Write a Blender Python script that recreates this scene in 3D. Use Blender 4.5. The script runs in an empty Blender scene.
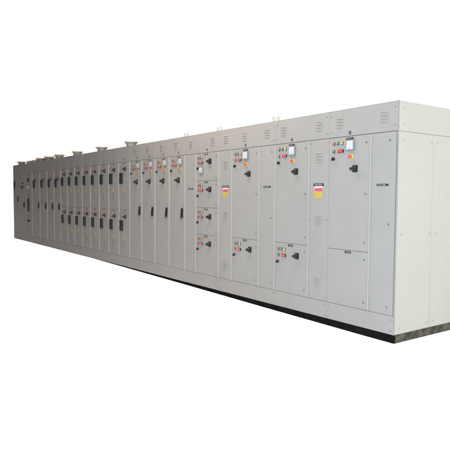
import bpy, bmesh, math, random
from mathutils import Matrix, Vector
random.seed(7)
S = bpy.context.scene
COL = S.collection

# ------------------------------------------------------------------ camera
yaw, pitch, roll = .9509, -.0533, .0064
cam_d = bpy.data.cameras.new('camera')
cam = bpy.data.objects.new('camera', cam_d); COL.objects.link(cam); S.camera = cam
fw = Vector((-math.sin(yaw)*math.cos(pitch), math.cos(yaw)*math.cos(pitch), math.sin(pitch)))
rt = Vector((math.cos(yaw), math.sin(yaw), 0)); up = rt.cross(fw)
c_, s_ = math.cos(roll), math.sin(roll)
rt, up = c_*rt + s_*up, -s_*rt + c_*up
M = Matrix((rt, up, -fw)).transposed().to_4x4(); M.translation = Vector((3.2744, -4.4129, 1.4557))
cam.matrix_world = M
cam_d.sensor_width = 36; cam_d.lens = 36*531.88/450
cam_d.clip_start = .05; cam_d.clip_end = 1000

# ------------------------------------------------------------------ world: white backdrop behind the board, set dark on the camera's side to dim the front
W = bpy.data.worlds.new('World'); S.world = W; W.use_nodes = True
nt = W.node_tree; nt.nodes.clear()
out = nt.nodes.new('ShaderNodeOutputWorld'); bg = nt.nodes.new('ShaderNodeBackground')
tc = nt.nodes.new('ShaderNodeTexCoord'); sep = nt.nodes.new('ShaderNodeSeparateXYZ')
mr = nt.nodes.new('ShaderNodeMapRange'); mr.interpolation_type = 'SMOOTHSTEP'
mr.inputs['From Min'].default_value = .0; mr.inputs['From Max'].default_value = .12
mix = nt.nodes.new('ShaderNodeMix'); mix.data_type = 'RGBA'
mix.inputs['A'].default_value = (.02, .018, .016, 1); mix.inputs['B'].default_value = (1.03, 1.03, 1.03, 1)
nt.links.new(tc.outputs['Generated'], sep.inputs[0]); nt.links.new(sep.outputs['Y'], mr.inputs['Value'])
nt.links.new(mr.outputs[0], mix.inputs['Factor']); nt.links.new(mix.outputs['Result'], bg.inputs['Color'])
bg.inputs['Strength'].default_value = 1.0
nt.links.new(bg.outputs[0], out.inputs[0])

# ------------------------------------------------------------------ lamps
def aim(o, to):
    o.rotation_euler = (Vector(to) - o.location).to_track_quat('-Z', 'Y').to_euler()
sun = bpy.data.lights.new('sun', 'SUN'); sun.energy = 4.65; sun.angle = math.radians(3); sun.color = (1, .91, .83)
so = bpy.data.objects.new('sun', sun); COL.objects.link(so); so.location = (6, -.8, 8)
so.rotation_euler = Vector((-.30, .085, -.95)).to_track_quat('-Z', 'Y').to_euler()
def area(name, loc, to, sx, sy, power, col):
    l = bpy.data.lights.new(name, 'AREA'); l.shape = 'RECTANGLE'; l.size = sx; l.size_y = sy; l.energy = power; l.color = col
    o = bpy.data.objects.new(name, l); COL.objects.link(o); o.location = loc; aim(o, to); return o
area('key_fill', (7, -8, 3.8), (-1.5, 0, 1.2), 4.0, 3.0, 5150, (.96, .955, .95))  # added key lamp: brightens the near front, fading along the row
area('cool_low_fill', (1.6, -5.6, 1.0), (-.1, 0, .8), 1.6, 1.6, 480, (.36, .70, 1.0))  # added cool fill, low behind the camera, for the nearest cubicle
area('end_wall_fill', (7.5, 1.6, 2.5), (0, .6, 1.3), 2.5, 2.5, 1850, (.96, 1.0, .90))  # added lamp that lifts the near end wall only

area('warm_header_fill', (-3.0, -1.25, 4.5), (-3.0, .35, 2.0), 3.8, .7, 450, (1.0, .80, .62))  # added warm fill above the view to brighten the header panels
S.view_settings.view_transform = 'Standard'; S.view_settings.look = 'None'
S.view_settings.exposure = 0; S.view_settings.gamma = 1
S.render.engine = 'CYCLES'
S.render.resolution_x = 1024; S.render.resolution_y = 1024

# ------------------------------------------------------------------ materials
def mat(name, col, rough=.5, spec=.5, metal=0, var=0, scale=3, bump=0, bscale=40, coat=0, dark=None):
    m = bpy.data.materials.new(name); m.use_nodes = True
    n = m.node_tree.nodes; L = m.node_tree.links; b = n['Principled BSDF']
    b.inputs['Base Color'].default_value = (*col, 1); b.inputs['Roughness'].default_value = rough
    b.inputs['Specular IOR Level'].default_value = spec; b.inputs['Metallic'].default_value = metal
    b.inputs['Coat Weight'].default_value = coat
    g = n.new('ShaderNodeNewGeometry')
    if var or dark:
        t = n.new('ShaderNodeTexNoise'); t.inputs['Scale'].default_value = scale; t.inputs['Detail'].default_value = 6
        t.inputs['Roughness'].default_value = .62
        L.new(g.outputs['Position'], t.inputs['Vector'])
        r = n.new('ShaderNodeValToRGB'); r.color_ramp.elements[0].position = .36; r.color_ramp.elements[1].position = .64
        d = dark if dark else tuple(c*(1-var) for c in col)
        r.color_ramp.elements[0].color = (*d, 1); r.color_ramp.elements[1].color = (*[min(1, c*(1+var)) for c in col], 1)
        L.new(t.outputs['Fac'], r.inputs[0]); L.new(r.outputs[0], b.inputs['Base Color'])
    if bump:
        t2 = n.new('ShaderNodeTexNoise'); t2.inputs['Scale'].default_value = bscale; t2.inputs['Detail'].default_value = 3
        L.new(g.outputs['Position'], t2.inputs['Vector'])
        t3 = n.new('ShaderNodeTexNoise'); t3.inputs['Scale'].default_value = 1.7; t3.inputs['Detail'].default_value = 1
        L.new(g.outputs['Position'], t3.inputs['Vector'])
        b1 = n.new('ShaderNodeBump'); b1.inputs['Strength'].default_value = bump; b1.inputs['Distance'].default_value = .002
        b2 = n.new('ShaderNodeBump'); b2.inputs['Strength'].default_value = .5; b2.inputs['Distance'].default_value = .012
        L.new(t2.outputs['Fac'], b1.inputs['Height']); L.new(t3.outputs['Fac'], b2.inputs['Height'])
        L.new(b2.outputs[0], b1.inputs['Normal']); L.new(b1.outputs[0], b.inputs['Normal'])
    return m
PAINT = mat('light_grey_powder_coat', (.087, .0855, .0825), .55, .05, var=.022, scale=2.2, bump=.12, bscale=420)
FRAME = mat('frame_grey', (.060, .061, .060), .5, .25, var=.03)
POST = mat('corner_post_paint', (.055, .058, .062), .5, .1)
EDGELIT = mat('lit_edge_paint', (.118, .117, .112), .5, .1)  # paler than the panels: light along the door edges put into the colour
SEAMM = mat('gap_grey', (.12, .12, .12), .7, .2)
BLACK = mat('black_plastic', (.005, .005, .0055), .42, .2)
CHAR = mat('charcoal_plastic', (.008, .009, .009), .55, .08)
DARKP = mat('smoked_window', (.006, .0075, .007), .5, .08)
RED = mat('red_lens', (.18, .012, .017), .3, .5)
PUSH = mat('red_push_button', (.21, .012, .015), .35, .5)
DULL = mat('dull_orange_lens', (.19, .065, .025), .4, .3)
TEAL = mat('green_lens', (.008, .048, .042), .3, .5)
AMBER = mat('amber_lens', (.22, .105, .015), .3, .5)
YELL = mat('yellow_plate', (.19, .125, .010), .45, .4)
GOLD = mat('yellow_sticker', (.125, .092, .014), .6, .3, var=.1, scale=60)
PINK = mat('pink_sticker', (.23, .15, .15), .6, .3)
PINKR = mat('rose_sticker', (.20, .062, .066), .6, .3)
SRED = mat('sticker_red', (.10, .006, .014), .6, .3)
SBRN = mat('sticker_ink', (.22, .10, .01), .6, .3)
WHITE = mat('dial_white', (.145, .152, .156), .4, .4)
MFRAME = mat('meter_bezel', (.055, .060, .067), .4, .4)
INK = mat('ink', (.03, .03, .03), .6, .3)
ENG = mat('engraved_white', (.20, .20, .20), .6, .3)
ZINC = mat('zinc', (.060, .060, .064), .4, .4, metal=.2)
SCREW = mat('screw_dull', (.030, .030, .032), .5, .3)
BRASS = mat('yellow_zinc', (.13, .11, .088), .6, .2, metal=0)
CREAM = mat('cream_lit_hood', (.26, .22, .155), .55, .3, var=.05, scale=8)  # on the ventilator caps this cream is bright light put into the colour
DUCTM = mat('fan_neck', (.085, .075, .073), .55, .3, var=.08, scale=9)
PLINTH = mat('black_channel', (.003, .0031, .003), .8, .0, var=.25, scale=6, bump=.3, bscale=60)
DUST = mat('dusty_channel', (.022, .0205, .016), .9, .05, scale=11, dark=(.006, .006, .0055), bump=.4, bscale=50)
FLOORM = mat('white_floor', (.86, .86, .86), .9, .1)

# ------------------------------------------------------------------ mesh builder
class MB:
    def __init__(s): s.bm = bmesh.new(); s.mats = []
    def mi(s, m):
        if m not in s.mats: s.mats.append(m)
        return s.mats.index(m)
    def box(s, x0, x1, y0, y1, z0, z1, m, bev=0):
        i = s.mi(m)
        r = bmesh.ops.create_cube(s.bm, size=1)
        for v in r['verts']:
            v.co = Vector(((x0+x1)/2 + v.co.x*(x1-x0), (y0+y1)/2 + v.co.y*(y1-y0), (z0+z1)/2 + v.co.z*(z1-z0)))
        fs = {f for v in r['verts'] for f in v.link_faces}
        for f in fs: f.material_index = i
        if bev:
            es = {e for v in r['verts'] for e in v.link_edges}
            o = bmesh.ops.bevel(s.bm, geom=list(es), offset=bev, segments=2, profile=.5, affect='EDGES')
            for f in o['faces']: f.material_index = i
        return s
    def rev(s, c, axis, prof, m, seg=24, cap=True):
        """profile [(radius, distance along axis)] turned about axis ('y' runs towards -y, out of the front)"""
        i = s.mi(m); rings = []
        for r, h in prof:
            ring = []
            for k in range(seg):
                a = 2*math.pi*k/seg
                p = (r*math.cos(a), r*math.sin(a))
                if axis == 'y': q = (c[0]+p[0], c[1]-h, c[2]+p[1])
                elif axis == 'x': q = (c[0]+h, c[1]+p[0], c[2]+p[1])
                else: q = (c[0]+p[0], c[1]+p[1], c[2]+h)
                ring.append(s.bm.verts.new(q))
            rings.append(ring)
        for a, b in zip(rings, rings[1:]):
            for k in range(seg):
                f = s.bm.faces.new((a[k], a[(k+1) % seg], b[(k+1) % seg], b[k])); f.material_index = i; f.smooth = True
        if cap:
            for ring in (rings[0], rings[-1]):
                f = s.bm.faces.new(ring); f.material_index = i
        return s
    def prism(s, pts, y0, y1, m):
        """polygon in x,z pushed from y0 to y1"""
        i = s.mi(m)
        a = [s.bm.verts.new((x, y0, z)) for x, z in pts]; b = [s.bm.verts.new((x, y1, z)) for x, z in pts]
        n = len(pts); fs = [s.bm.faces.new(a), s.bm.faces.new(b)]
        for k in range(n): fs.append(s.bm.faces.new((a[k], a[(k+1) % n], b[(k+1) % n], b[k])))
        for f in fs: f.material_index = i
        return s
    def hood(s, x0, x1, z0, z1, d, m):
        """one pressed louvre: closed hood, slit at the bottom"""
        i = s.mi(m); n = 8; zt = z1
        rows = []
        for k in range(n+1):
            t = k/n; x = x0 + (x1-x0)*t
            e = min(1, math.sin(math.pi*t)**.35) if 0 < t < 1 else 0
            hh = zt-z0
            rows.append([s.bm.verts.new((x, 0, zt)), s.bm.verts.new((x, -d*.62*e, zt-hh*.42)),
                         s.bm.verts.new((x, -d*e, z0+.22*hh)), s.bm.verts.new((x, -d*.95*e, z0)), s.bm.verts.new((x, 0, z0))])
        for a, b in zip(rows, rows[1:]):
            for j in range(4):
                try:
                    f = s.bm.faces.new((a[j], b[j], b[j+1], a[j+1])); f.material_index = i
                    f.smooth = j < 2
                except ValueError: pass
        return s
    def torus(s, c, R, r, m, rot=0, seg=20, ts=8):
        i = s.mi(m); g = []
        for k in range(seg):
            a = 2*math.pi*k/seg; ring = []
            for j in range(ts):
                b = 2*math.pi*j/ts; d = R + r*math.cos(b)
                x, y, z = d*math.cos(a), r*math.sin(b), d*math.sin(a)
                ring.append(s.bm.verts.new((c[0]+x*math.cos(rot)-y*math.sin(rot), c[1]+x*math.sin(rot)+y*math.cos(rot), c[2]+z)))
            g.append(ring)
        for k in range(seg):
            for j in range(ts):
                f = s.bm.faces.new((g[k][j], g[(k+1) % seg][j], g[(k+1) % seg][(j+1) % ts], g[k][(j+1) % ts]))
                f.material_index = i; f.smooth = True
        return s
    def strokes(s, x0, x1, z, h, y, m, n=None, gap=.3):
        """small engraved letters too small to read"""
        w = h*.62; x = x0
        while x + w < x1:
            k = random.random()
            if k > .14:
                t = h*.16
                s.box(x, x+t, y-.0006, y, z-h/2, z+h/2, m)
                if k > .35: s.box(x+t, x+w*.75, y-.0006, y, z+h/2-t, z+h/2, m)
                if k > .55: s.box(x+t, x+w*.75, y-.0006, y, z-h/2, z-h/2+t, m)
                if k > .75: s.box(x+t, x+w*.6, y-.0006, y, z-t/2, z+t/2, m)
            x += w*(1+gap)
        return s
    def build(s, name, parent=None, loc=None, label=None):
        bmesh.ops.recalc_face_normals(s.bm, faces=s.bm.faces[:])
        me = bpy.data.meshes.new(name); s.bm.to_mesh(me); s.bm.free()
        for m in s.mats: me.materials.append(m)
        return link(name, me, parent, loc, label)
def link(name, me, parent=None, loc=None, label=None):
    o = bpy.data.objects.new(name, me); COL.objects.link(o)
    if parent: o.parent = parent
    if loc: o.location = loc
    if label: o['label'] = label
    return o
def tag(o, label, cat, group=None, kind=None):
    if label: o['label'] = label
    if cat: o['category'] = cat
    if group: o['group'] = group
    if kind: o['kind'] = kind
    return o
CACHE = {}
def shared(key, name, make, parent, loc, label=None):
    if key not in CACHE:
        mb = MB(); make(mb); o = mb.build(name, parent, loc, label); CACHE[key] = o.data; return o
    return link(name, CACHE[key], parent, loc, label)
def copy_tree(o, parent=None):
    c = o.copy(); COL.objects.link(c)
    if parent: c.parent = parent
    for ch in list(o.children): copy_tree(ch, c)
    return c

# ------------------------------------------------------------------ the setting
TOP, HS, KS, BOT = 2.40, 2.108, .278, .088      # roof, seam under the header, seam over the kick panel, top of base channel
m = MB(); vs = []
for x, z in ((-70, BOT-.003), (-8, BOT-.003), (-4.2, .045), (-2, .018), (0, 0), (40, 0)):     # screed rises a little towards the far end
    vs.append([m.bm.verts.new((x, y, z-.003)) for y in (-7.5, 60)])
m.mi(FLOORM)
for a, b_ in zip(vs, vs[1:]): m.bm.faces.new((a[0], b_[0], b_[1], a[1]))
fl = m.build('floor'); tag(fl, 'plain white floor under the switchboard', None, kind='structure')

# ------------------------------------------------------------------ controls (all sit on a face at y=0 looking to -y)
F = -.018                                       # door face
def plate(P, x, z, w=.075, h=.017, y=F, name='nameplate'):
    def mk(b):
        b.box(-w/2, w/2, -.003, 0, -h/2, h/2, CHAR)
        b.strokes(-w*.38, w*.40, 0, h*.42, -.003, ENG)
    return shared(('pl', w, h), name, mk, P, (x, y, z))
def headtag(P, x, z=2.146):
    def mk(b):
        b.box(-.013, .013, -.003, 0, -.015, .015, CHAR)
        b.box(-.006, .006, -.0036, -.003, -.006, .006, MFRAME)
    return shared('htag', 'section_tag', mk, P, (x, F, z))
def lamp(P, x, z, m, key, w=.030, h=.034):
    def mk(b):
        b.box(-w/2, w/2, -.006, 0, -h/2, h/2, CHAR, .002)
        b.rev((0, -.006, 0), 'y', [(.0140, 0), (.0140, .006), (.0125, .011), (.008, .014), (.002, .0155)], m)
    return shared(('lamp', key), 'pilot_lamp', mk, P, (x, F, z))
def push(P, x, z):
    def mk(b):
        b.box(-.045, .045, -.006, 0, -.018, .018, CHAR, .002)
        for q in (-.018, .016):
            b.rev((q, -.006, 0), 'y', [(.0160, 0), (.0160, .010), (.0135, .013)], PUSH)
    return shared('push', 'push_button_pair', mk, P, (x, F, z))
def selector(P, x, z):
    def mk(b):
        b.rev((0, 0, 0), 'y', [(.0155, 0), (.0155, .006), (.013, .014)], BLACK)
        b.prism([(-.017, -.012), (-.009, -.016), (.008, .010), (.003, .020), (-.004, .016)], -.030, -.010, BLACK)
    return shared('sel', 'selector_switch', mk, P, (x, F, z))
def estop(P, x, z, k=1.0):
    def mk(b):
        b.box(-.023, .025, -.005, 0, -.025, .025, YELL, .002)
        b.rev((-.004, -.005, 0), 'y', [(.012, 0), (.012, .010), (.0185, .012), (.0185, .020), (.014, .025)], PUSH)
    return shared('estop', 'emergency_stop', mk, P, (x, F, z))
def meter(P, x, z, w=.108, h=.112):
    def mk(b):
        b.box(-w/2, w/2, -.022, 0, -h/2, h/2, MFRAME, .004)
        b.box(-w/2+.011, w/2-.011, -.0235, -.0215, -h/2+.011, h/2-.011, WHITE)
        R = w*.36; cx, cz = w*.20, -h*.24
        for k in range(13):
            a = math.radians(92+k*7.2); x0, z0 = cx+R*math.cos(a), cz+R*math.sin(a)
            s = .0035 if k % 3 == 0 else .002
            b.box(x0-.0006, x0+.0006, -.0241, -.0235, z0-s/2, z0+s/2, INK)
        b.box(-.020, .022, -.0241, -.0235, -h*.33, -h*.33+.004, MFRAME)
        b.prism([(cx, cz), (cx+.0015, cz+.001), (cx-R*.85, cz+R*.32)], -.0241, -.0235, INK)
    return shared(('meter', w), 'panel_meter', mk, P, (x, F, z))
def rotary(P, x, z, s=1.0, squ=True):
    def mk(b):
        if squ: b.box(-.036*s, .036*s, -.006, 0, -.038*s, .038*s, BLACK, .003)
        b.rev((0, -.006 if squ else 0, 0), 'y', [(.030*s, 0), (.030*s, .010*s), (.025*s, .020*s), (.022*s, .030*s)], BLACK)
        b.prism([(-.040*s, -.006*s), (-.026*s, -.014*s), (.026*s, -.012*s), (.026*s, .013*s), (-.026*s, .015*s), (-.039*s, .006*s)], -.046*s, -.026*s, CHAR)
    return shared(('rot', s, squ), 'rotary_handle', mk, P, (x, F, z))
def lock(P, x, z, y=F):
    def mk(b):
        b.rev((0, 0, 0), 'y', [(.0095, 0), (.0095, .003), (.0075, .0055)], ZINC, 16)
        b.box(-.0025, .0025, -.0062, -.0054, -.006, .006, BLACK)
        b.box(.004, .0085, -.0058, 0, -.009, -.003, BLACK)
    return shared('lock', 'quarter_turn_lock', mk, P, (x, y, z))
def lever(P, x, z, s=1.0):
    def mk(b):
        b.box(-.016*s, .016*s, -.004, 0, -.078*s, .068*s, CHAR, .0015)
        b.prism([(-.026*s, -.070*s), (-.008*s, -.074*s), (.011*s, .060*s), (.014*s, .078*s), (.001*s, .078*s), (-.008*s, .030*s)], -.032*s, -.008*s, BLACK)
        b.rev((-.012*s, -.004, -.062*s), 'y', [(.022*s, 0), (.022*s, .012*s), (.016*s, .02*s)], CHAR)
        b.box(-.040*s, -.006*s, -.050*s, -.014*s, -.100*s, -.087*s, ZINC, .002)
    return shared(('lever', s), 'lever_handle', mk, P, (x, F, z))
def breaker(P, x, z, w=.15, h=.21):
    def mk(b):
        b.box(-w/2, w/2, -.010, 0, -h/2, h/2, CHAR, .008)
        b.box(-w/2+.014, w/2-.014, -.022, -.008, -h/2+.014, h/2-.014, DARKP, .006)
        for k in range(7):
            zz = -h/2 + .035 + k*(h-.07)/6
            b.box(-w/2+.026, w/2-.026, -.0245, -.0215, zz-.0035, zz+.0035, CHAR)
        b.box(-.012, .012, -.040, -.022, h*.05, h*.22, BLACK, .003)
    return shared(('brk', w, h), 'circuit_breaker', mk, P, (x, F, z))
def sticker(P, x, z, w=.075, h=.060):
    def mk(b):
        b.box(-w/2, w/2, -.0015, 0, -h/2, h/2, GOLD)
        b.prism([(-.018, -.016), (.018, -.016), (0, .017)], -.0021, -.0015, SBRN)
        b.prism([(-.010, -.011), (.010, -.011), (0, .008)], -.0027, -.0021, GOLD)
    return shared(('stk', w), 'warning_sticker', mk, P, (x, F, z))
def louvre(P, x, z, w=.105, h=.115, n=4, y=F, name='louvre_vent'):
    def mk(b):
        p = h/(n-.4)
        for k in range(n):
            zt = h/2 - k*p
            b.hood(-w/2, w/2, zt-.015, zt, .009, PAINT)
    return shared(('lv', w, h, n), name, mk, P, (x, y, z))
def screw(P, x, z, y=F):
    return shared('scr', 'screw', lambda b: b.rev((0, 0, 0), 'y', [(.0065, 0), (.0060, .0025), (.003, .004)], SCREW, 12), P, (x, y, z))
def sidescrew(P, y, z, x):
    return shared('sscr', 'screw', lambda b: b.rev((0, 0, 0), 'x', [(.0062, 0), (.0058, .0025), (.003, .004)], SCREW, 12), P, (x, y, z))
def danger(P, x):
    """black legend plate, red danger notice and yellow notice below it"""
    p = plate(P, x, 1.583-0, .158, .030, name='legend_plate')
    b = MB()
    b.box(-.066, .066, -.0015, 0, .008, .072, PINKR); b.box(-.066, .066, -.0019, -.0002, .050, .072, PINK)
    b.box(-.062, .062, -.0015, 0, -.068, .008, GOLD)
    b.strokes(-.048, .050, -.020, .014, -.0015, SBRN); b.strokes(-.050, .050, -.045, .012, -.0015, SBRN)
    o = b.build('danger_notice', P, (x, F, 1.500))
    cu = bpy.data.curves.new('word', 'FONT'); cu.body = 'DANGER'; cu.size = .043; cu.align_x = 'CENTER'; cu.align_y = 'CENTER'
    cu.extrude = .0004; cu.offset = .0010
    t = bpy.data.objects.new('word', cu); COL.objects.link(t)
    me = bpy.data.meshes.new_from_object(t); bpy.data.objects.remove(t)
    xs = [v.co.x for v in me.vertices]; k = .118/(max(xs)-min(xs))
    for v in me.vertices: v.co = Vector((v.co.x*k, -v.co.z, v.co.y*1.15))
    me.materials.clear(); me.materials.append(SRED)
    link('lettering', me, o, (0, -.0023, .031))
    return o

# ------------------------------------------------------------------ cubicle
DEPTH = 1.156
def cubicle(name, x0, x1, label, group=None, end=False):
    """Empty at the base centre; children: carcass, roof, header, kick. Local x runs from -w/2 to w/2; z is measured from BOT."""
    w = x1-x0; t = bpy.data.objects.new(name, None); COL.objects.link(t); t.location = ((x0+x1)/2, 0, BOT)
    t.empty_display_size = .1
    tag(t, label, 'switchgear cubicle', group)
    b = MB(); b.box(-w/2, w/2-(.004 if end else 0), .0, DEPTH, 0, TOP-BOT-.006, FRAME); b.build('carcass', t)
    b = MB(); b.box(-w/2, w/2+(.004 if end else 0), -.018, DEPTH, TOP-BOT-.0055, TOP-BOT, PAINT, .0012); b.build('roof_sheet', t)
    return t
def L(z): return z-BOT
def sheet(P, x0, x1, z0, z1, name, gap=.0017, mat_=PAINT, face=F):
    """folded sheet panel proud of the frame; x0/x1 in the cubicle's own x"""
    b = MB(); w = x1-x0
    b.box(-w/2+gap, w/2-gap, 0, 0-face, -(z1-z0)/2+gap, (z1-z0)/2-gap, mat_, .0028)
    return b.build(name, P, ((x0+x1)/2, face, L((z0+z1)/2)))
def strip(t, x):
    b = MB(); b.box(-.0035, .0035, -.0300, -.001, -(HS-KS)/2+.004, (HS-KS)/2-.004, EDGELIT, .0015)
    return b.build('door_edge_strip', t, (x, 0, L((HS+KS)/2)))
def put(fn, sheet_, x, z, *a, **k):
    """fn(P, x, z...) with x local to cubicle and z in world; converts to the sheet's own coordinates"""
    o = fn(sheet_, x - sheet_.location.x, L(z) - sheet_.location.z, *a, **k)
    o.location.y = 0
    return o
def header(t, w, louv=(), screws=True):
    h = sheet(t, -w/2, w/2, HS+.001, TOP-.0043, 'header_panel', .0014 if screws else .0009)
    for x in louv: put(louvre, h, x, 2.262)
    if screws:
        for x in (-w/2+.035, w/2-.035):
            for z in (2.165, 2.345): put(screw, h, x, z)
    return h
def kick(t, w, screws=True):
    k = sheet(t, -w/2, w/2, BOT+.001, KS, 'kick_panel', .0015 if screws else .0009)
    if not screws: return k
    for x in (-w/2+.03, w/2-.03):
        for z in (.125, .238): put(screw, k, x, z)
    return k
def starter_controls(d, x, zt, met=True, es=True, rot=True):
    """x = world-local x of the red lamp; zt = top of door"""
    o = zt-HS
    put(lamp, d, x, 2.040+o, RED, 'r'); put(lamp, d, x+.058, 2.040+o, TEAL, 't'); put(lamp, d, x+.118, 2.040+o, AMBER, 'a')
    put(lamp, d, x, 1.957+o, TEAL, 't'); put(push, d, x+.098, 1.957+o)
    put(selector, d, x, 1.875+o)
    put(plate, d, x+.222, 2.082+o, .10 if met else .085, .020)
    if met: put(meter, d, x+.238, 2.010+o)
    if es: put(estop, d, x+.247, 1.890+o)

G1 = 'wide starter cubicles at the near end of the row'
# --- A: nearest section
def two_tier(x0, x1, d0, d1, label, split, lower, louv, alleys):
    t = cubicle('switchgear_cubicle', x0, x1, label, G1, end=(x1 == 0)); c = (x0+x1)/2; w = x1-x0
    h = header(t, w, [q-c for q in louv])
    put(headtag, h, d0+.298-c, 2.146)
    kick(t, w)
    u = sheet(t, d0-c, d1-c, split, HS-.001, 'door')
    starter_controls(u, d0-c+.076, HS)
    put(rotary, u, d0-c+.378, 1.760)
    for z in (2.026, 1.496, .985): put(lock, u, d1-.063-c, z)
    l = sheet(t, d0-c, d1-c, KS, split, 'door')
    put(plate, l, d0-c+.298, .866, .085, .024)
    if lower:
        o = split - HS - .003
        x = d0-c+.080
        for dx, m, k in ((0, RED, 'r'), (.056, TEAL, 't'), (.115, AMBER, 'a')): put(lamp, l, x+dx, .812, m, k)
        put(lamp, l, x, .735, TEAL, 't'); put(push, l, x+.096, .735); put(selector, l, x-.005, .652); put(rotary, l, x+.332, .748)
    for z in (.806, .358): put(lock, l, d1-.063-c, z)
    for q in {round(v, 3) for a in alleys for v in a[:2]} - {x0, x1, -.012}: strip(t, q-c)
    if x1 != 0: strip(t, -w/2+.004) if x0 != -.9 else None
    for (a0, a1, kind) in alleys:
        s = sheet(t, a0-c, a1-c, KS, HS-.001, 'cable_alley_cover')
        if kind == 'plain':
            put(plate, s, (a0+a1)/2-c, 1.584, .14, .020)
            for z in (2.024, 1.192, .359): put(lock, s, a1-.072-c, z)
        else:
            for z in (1.905, 1.195, .490): put(louvre, s, (a0+a1)/2+.003-c, z, .115, .118)
            danger(s, (a0+a1)/2-.002-c - s.location.x).location = ((a0+a1)/2-c-s.location.x, 0, L(1.510)-s.location.z)
            for o in s.children:
                if o.name.startswith('legend_plate'): o.location = ((a0+a1)/2-c-s.location.x, 0, L(1.597)-s.location.z)
            for z in (2.07, 1.20, .32):
                for q in (a0+.018, a1-.018): put(screw, s, q-c, z)
    return t
A = two_tier(-.900, 0, -.900, -.316, 'wide grey starter cubicle at the near right end, carrying the blank end wall', .887, False, (-.750, -.160), [(-.316, -.012, 'plain')])
B = two_tier(-1.806, -.900, -1.806, -1.204, 'wide grey starter cubicle, second from near end, danger notice on the strip at its right', .890, True, (-1.657, -1.058), [(-1.204, -.900, 'vent')])
C = two_tier(-3.038, -1.806, -2.718, -2.116, 'widest grey starter cubicle, danger notice on its left strip, black legend on its right strip', .887, True, (-2.873, -2.435, -1.972), [(-3.038, -2.718, 'vent'), (-2.116, -1.806, 'plain')])
# near end wall: corner post, header sheet and two tall sheets on A
def endsheet(P, y0, y1, z0, z1, name):
    b = MB(); g = .0014
    b.box(-.014, 0, -(y1-y0)/2+g, (y1-y0)/2-g, -(z1-z0)/2+g, (z1-z0)/2-g, PAINT, .0025)
    return b.build(name, P, (.45+.004, (y0+y1)/2, L((z0+z1)/2)))
def eput(s, y, z): sidescrew(s, y-s.location.y, L(z)-s.location.z, 0)
s = endsheet(A, 0, DEPTH, HS, TOP-.0031, 'end_header_sheet')
for z in (2.337, 2.182): eput(s, .075, z); eput(s, 1.08, z)
for y0, y1 in ((0, .578), (.578, DEPTH)):
    s = endsheet(A, y0, y1, BOT, HS, 'end_wall_sheet')
    for z in (2.025, 1.090, .150): eput(s, y0+.070, z); eput(s, y1-.036, z)
b = MB(); b.box(-.009, .006, -.016, -.002, 0, TOP-BOT+.003, POST, .003); b.box(-.006, .003, -.013, -.004, TOP-BOT+.002, TOP-BOT+.028, BRASS, .002)
b.build('corner_post', A, (.45, 0, 0))
# the last strip of the header and kick panel of A makes room for the post
# --- D: four stacked modules
D = cubicle('switchgear_cubicle', -3.978, -3.038, 'grey cubicle with four stacked starter modules, one above another', G1)
c = (-3.978-3.038)/2
h = header(D, .94, (-3.811-c, -3.204-c)); put(headtag, h, -3.355-c, 2.150)
kick(D, .94)
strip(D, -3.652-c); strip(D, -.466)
s = sheet(D, -3.978-c, -3.652-c, KS, HS-.001, 'cable_alley_cover')
put(plate, s, -3.816-c, 1.575, .14, .022)
for z in (2.02, 1.19, .36): put(screw, s, -3.672-c, z); 
zs = [HS-.001, 1.692, 1.287, .880, KS]
for i in range(4):
    d = sheet(D, -3.652-c, -3.038-c, zs[i+1], zs[i], 'module_door')
    o = zs[i]-HS
    x = -3.585-c
    put(lamp, d, x, 2.040+o, RED, 'r'); put(lamp, d, x+.052, 2.040+o, TEAL, 't'); put(lamp, d, x+.104, 2.040+o, AMBER, 'a')
    put(lamp, d, x, 1.965+o, TEAL, 't'); put(push, d, x+.085, 1.965+o)
    put(selector, d, x-.002, 1.880+o)
    if i == 0: put(meter, d, x+.085, 1.852+o, .10, .10)
    put(plate, d, -3.382-c, 2.084+o, .105, .020)
    put(rotary, d, -3.272-c, 1.975+o, 1.05)
    put(lock, d, -3.110-c, 2.050+o); put(lock, d, -3.110-c, zs[i+1]+.045)

# --- four tall-door feeder cubicles
G2 = 'tall single-door feeder cubicles in the middle of the row'
wE = (5.990-3.978)/4
def feeder():
    t = cubicle('feeder_cubicle', -wE/2, wE/2, '', G2)
    h = header(t, wE, (), False); put(headtag, h, .045, 2.160); put(louvre, h, -.03, 2.275, .10, .11)
    kick(t, wE, False)
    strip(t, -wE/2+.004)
    d = sheet(t, -wE/2, wE/2, KS, HS-.001, 'door')
    x = -wE/2+.105
    put(lamp, d, x, 2.040, RED, 'r'); put(lamp, d, x+.05, 2.040, TEAL, 't'); put(lamp, d, x+.10, 2.040, AMBER, 'a')
    put(lamp, d, x, 1.960, TEAL, 't'); put(push, d, x+.085, 1.960); put(selector, d, x-.025, 1.872)
    put(plate, d, .045, 2.086, .085, .020); put(meter, d, .118, 2.015, .10, .112); put(estop, d, .10, 1.892)
    put(rotary, d, .045, 1.715, 1.15); put(lever, d, .175, 1.190)
    for z in (2.0, .40): put(screw, d, wE/2-.03, z)
    return t
f0 = feeder()
flab = ['tall single-door grey cubicle with a black lever, immediately left of the four stacked modules',
        'tall single-door grey cubicle with a black lever, second left of the four stacked modules',
        'tall single-door grey cubicle with a black lever, third left of the four stacked modules',
        'tall single-door grey cubicle with a black lever, right beside the narrow two-tier cubicles']
feeders = []
for i in range(4):
    t = f0 if i == 0 else copy_tree(f0)
    t.location.x = -3.978 - wE*(i+.5); t['label'] = flab[i]; feeders.append(t)

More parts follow.
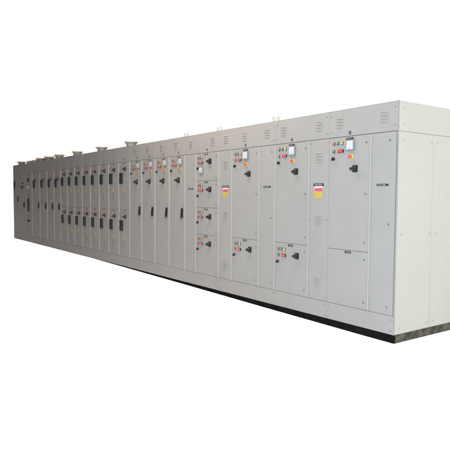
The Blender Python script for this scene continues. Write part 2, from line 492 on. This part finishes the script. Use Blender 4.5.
# --- eight narrow two-tier cubicles
G3 = 'narrow two-tier breaker cubicles left of the tall-door ones'
wM = (9.948-5.990)/8
def modular():
    t = cubicle('breaker_cubicle', -wM/2, wM/2, '', G3)
    h = header(t, wM, (), False); put(headtag, h, -.015, 2.158)
    kick(t, wM, False)
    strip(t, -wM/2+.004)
    for z0, z1 in ((1.188, HS-.001), (KS, 1.188)):
        d = sheet(t, -wM/2, wM/2, z0, z1, 'module_door'); o = z1-HS
        put(plate, d, -.012, 2.083+o, .085, .020)
        x = -.185
        put(lamp, d, x, 2.040+o, RED, 'r'); put(lamp, d, x+.045, 2.040+o, DULL, 'd')
        put(lamp, d, x+.02, 1.957+o, RED, 'r')
        put(rotary, d, .045, 1.975+o, 1.0)
        put(breaker, d, -.138, 1.797+o)
        put(sticker, d, -.018, 1.570+o)
        put(louvre, d, -.018, 1.447+o, .11, .13)
        put(lock, d, .165, z0+.075)
    return t
m0 = modular(); mods = []
ordn = ['second', 'third', 'fourth', 'fifth', 'sixth', 'seventh']
for i in range(8):
    t = m0 if i == 0 else copy_tree(m0)
    t.location.x = -5.990 - wM*(i+.5); mods.append(t)
    if i == 0: t['label'] = 'narrow two-tier breaker cubicle touching the tall-door cubicles, nearest of its eight'
    elif i == 7: t['label'] = 'narrow two-tier breaker cubicle farthest away, touching the undivided far cubicles'
    else: t['label'] = 'narrow two-tier breaker cubicle, %s of the eight counted from the tall-door cubicles' % ordn[i-1]

def turn(thing_, kind, amount):
    for d in thing_.children:
        for o in d.children:
            if o.name.startswith(kind): o.rotation_euler.y = random.uniform(-amount, amount)
for t in mods: turn(t, 'rotary_handle', .10); turn(t, 'warning_sticker', .04); turn(t, 'nameplate', .02)
for t in feeders: turn(t, 'rotary_handle', .08); turn(t, 'lever_handle', .05); turn(t, 'selector_switch', .25)
low = [d for d in mods[3].children if d.name.startswith('module_door')][-1]
for o in low.children:
    if o.name.startswith('rotary_handle'): o.rotation_euler.y = math.radians(80)

# --- far, undivided cubicles
G4 = 'undivided cubicles with breaker and lever at the far end'
seams = [-9.948, -10.470, -11.050, -11.700, -12.450]
slab = ['undivided far cubicle with breaker and lever, touching the narrow two-tier cubicles',
        'undivided far cubicle with breaker and lever, second from the narrow two-tier cubicles',
        'undivided far cubicle with breaker and lever, third from the narrow two-tier cubicles',
        'undivided far cubicle with breaker and lever, touching the column with the long black window']
far = []
for i in range(4):
    x1, x0 = seams[i], seams[i+1]; w = x1-x0
    t = cubicle('incomer_cubicle', x0, x1, slab[i], G4); far.append(t)
    h = header(t, w, (), False); put(headtag, h, 0, 2.15); kick(t, w, False)
    d = sheet(t, -w/2, w/2, KS, HS-.001, 'door')
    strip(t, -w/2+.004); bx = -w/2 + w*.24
    put(lamp, d, bx+.03, 2.045, RED, 'r'); put(lamp, d, bx+.03, 1.965, RED, 'r')
    put(breaker, d, bx, 1.775, .15, .21); put(rotary, d, bx+.17, 1.872, 1.1)
    put(sticker, d, bx+.16, 1.560); put(lever, d, w/2-.11, 1.180)
t = cubicle('metering_cubicle', -13.100, -12.450, 'far cubicle with a long black window strip and meters stacked in one column'); mim = t
w = .65; h = header(t, w, (), False); kick(t, w, False); d = sheet(t, -w/2, w/2, KS, HS-.001, 'door')
X = -12.845 + 12.775
put(lamp, d, X, 2.045, RED, 'r'); put(breaker, d, X, 1.905, .16, .11); put(meter, d, X, 1.697, .16, .14)
put(plate, d, X, 1.47, .16, .03); put(breaker, d, X, 1.170, .16, .39); put(plate, d, X, .876, .12, .028); put(breaker, d, X, .707, .20, .07)
t = cubicle('switchgear_cubicle', -13.750, -13.100, 'far cubicle with a small rotary handle and lever, second from the far end', G4); far.append(t)
h = header(t, w, (), False); kick(t, w, False); d = sheet(t, -w/2, w/2, KS, HS-.001, 'door')
put(rotary, d, -.04, 1.704, 1.3); put(lever, d, .135, 1.180); put(breaker, d, -.05, 1.82, .10, .05)
t = cubicle('switchgear_cubicle', -14.565, -13.750, 'farthest cubicle of the row with a dark breaker at its outer edge', G4); far.append(t)
w = .815; h = header(t, w, (), False); kick(t, w, False); d = sheet(t, -w/2, w/2, KS, HS-.001, 'door')
put(lamp, d, .33, 2.045, RED, 'r'); put(lamp, d, .33, 1.965, RED, 'r'); put(breaker, d, -.25, 1.775, .13, .22); put(lever, d, .17, 1.345)

# ------------------------------------------------------------------ roof extractor hoods (parts of the cubicle they are bolted to)
def hood(P, wx, y=.13):
    def neck(b):
        b.rev((0, 0, 0), 'z', [(.108, 0), (.108, .006), (.090, .008), (.092, .045), (.102, .070), (.124, .092)], DUCTM, 36)
    o = shared('neck', 'roof_ventilator', neck, P, (wx-P.location.x, y, TOP-BOT))
    def cap(b):
        b.rev((0, 0, 0), 'z', [(.128, 0), (.134, .004), (.132, .016), (.11, .024), (.02, .028)], CREAM, 36)
    shared('cap', 'ventilator_hood', cap, o, (0, 0, .0925))
hood(mods[0], -6.24); hood(mods[3], -7.69); hood(mods[6], -9.18)
hood(far[1], -10.49); hood(far[2], -11.37); hood(far[3], -12.11); hood(far[-1], -14.12)

# busbar trunking on the far roof
b = MB(); b.box(-1.35, 1.35, -.10, .10, 0, .130, CREAM, .006)
o = b.build('busbar_trunking', None, (-12.80, .40, TOP+.002)); tag(o, 'low cream busbar trunking lying behind the hoods on the far roof', 'trunking')
for q in (-1.35, -.45, .45, 1.35):
    b = MB(); b.box(-.02, .02, -.115, .115, 0, .145, CREAM, .003); b.build('joint_flange', o, (q*.985, 0, 0))

# ------------------------------------------------------------------ lifting eyes
def eyes(P, wx):
    for dx in (-.045, .045):
        def mk(b):
            b.rev((0, 0, 0), 'z', [(.018, 0), (.018, .006), (.009, .007), (.009, .020)], BRASS, 14)
            b.torus((0, 0, .038), .022, .0052, BRASS)
        shared('eye', 'lifting_eye', mk, P, (wx+dx-P.location.x, .03, TOP-BOT))
eyes(C, -1.806-.05+0.0); eyes(D, -3.10); eyes(feeders[0], -4.03)

# ------------------------------------------------------------------ base channel
b = MB(); b.box(-14.560, -.002, .004, .020, 0, BOT-.001, PLINTH)
b.box(-14.560, -.002, DEPTH-.02, DEPTH-.004, 0, BOT-.001, PLINTH)
b.box(-14.560, -14.545, .021, DEPTH-.021, 0, BOT-.001, PLINTH)
base = b.build('base_channel', None, (0, 0, 0)); tag(base, 'long black steel base channel running under the whole row', 'base frame')
b = MB(); b.box(-.016, 0, .0205, DEPTH-.0205, 0, BOT-.001, DUST)
b.build('end_channel', base, (-.001, 0, 0), 'dusty end piece of the black channel')
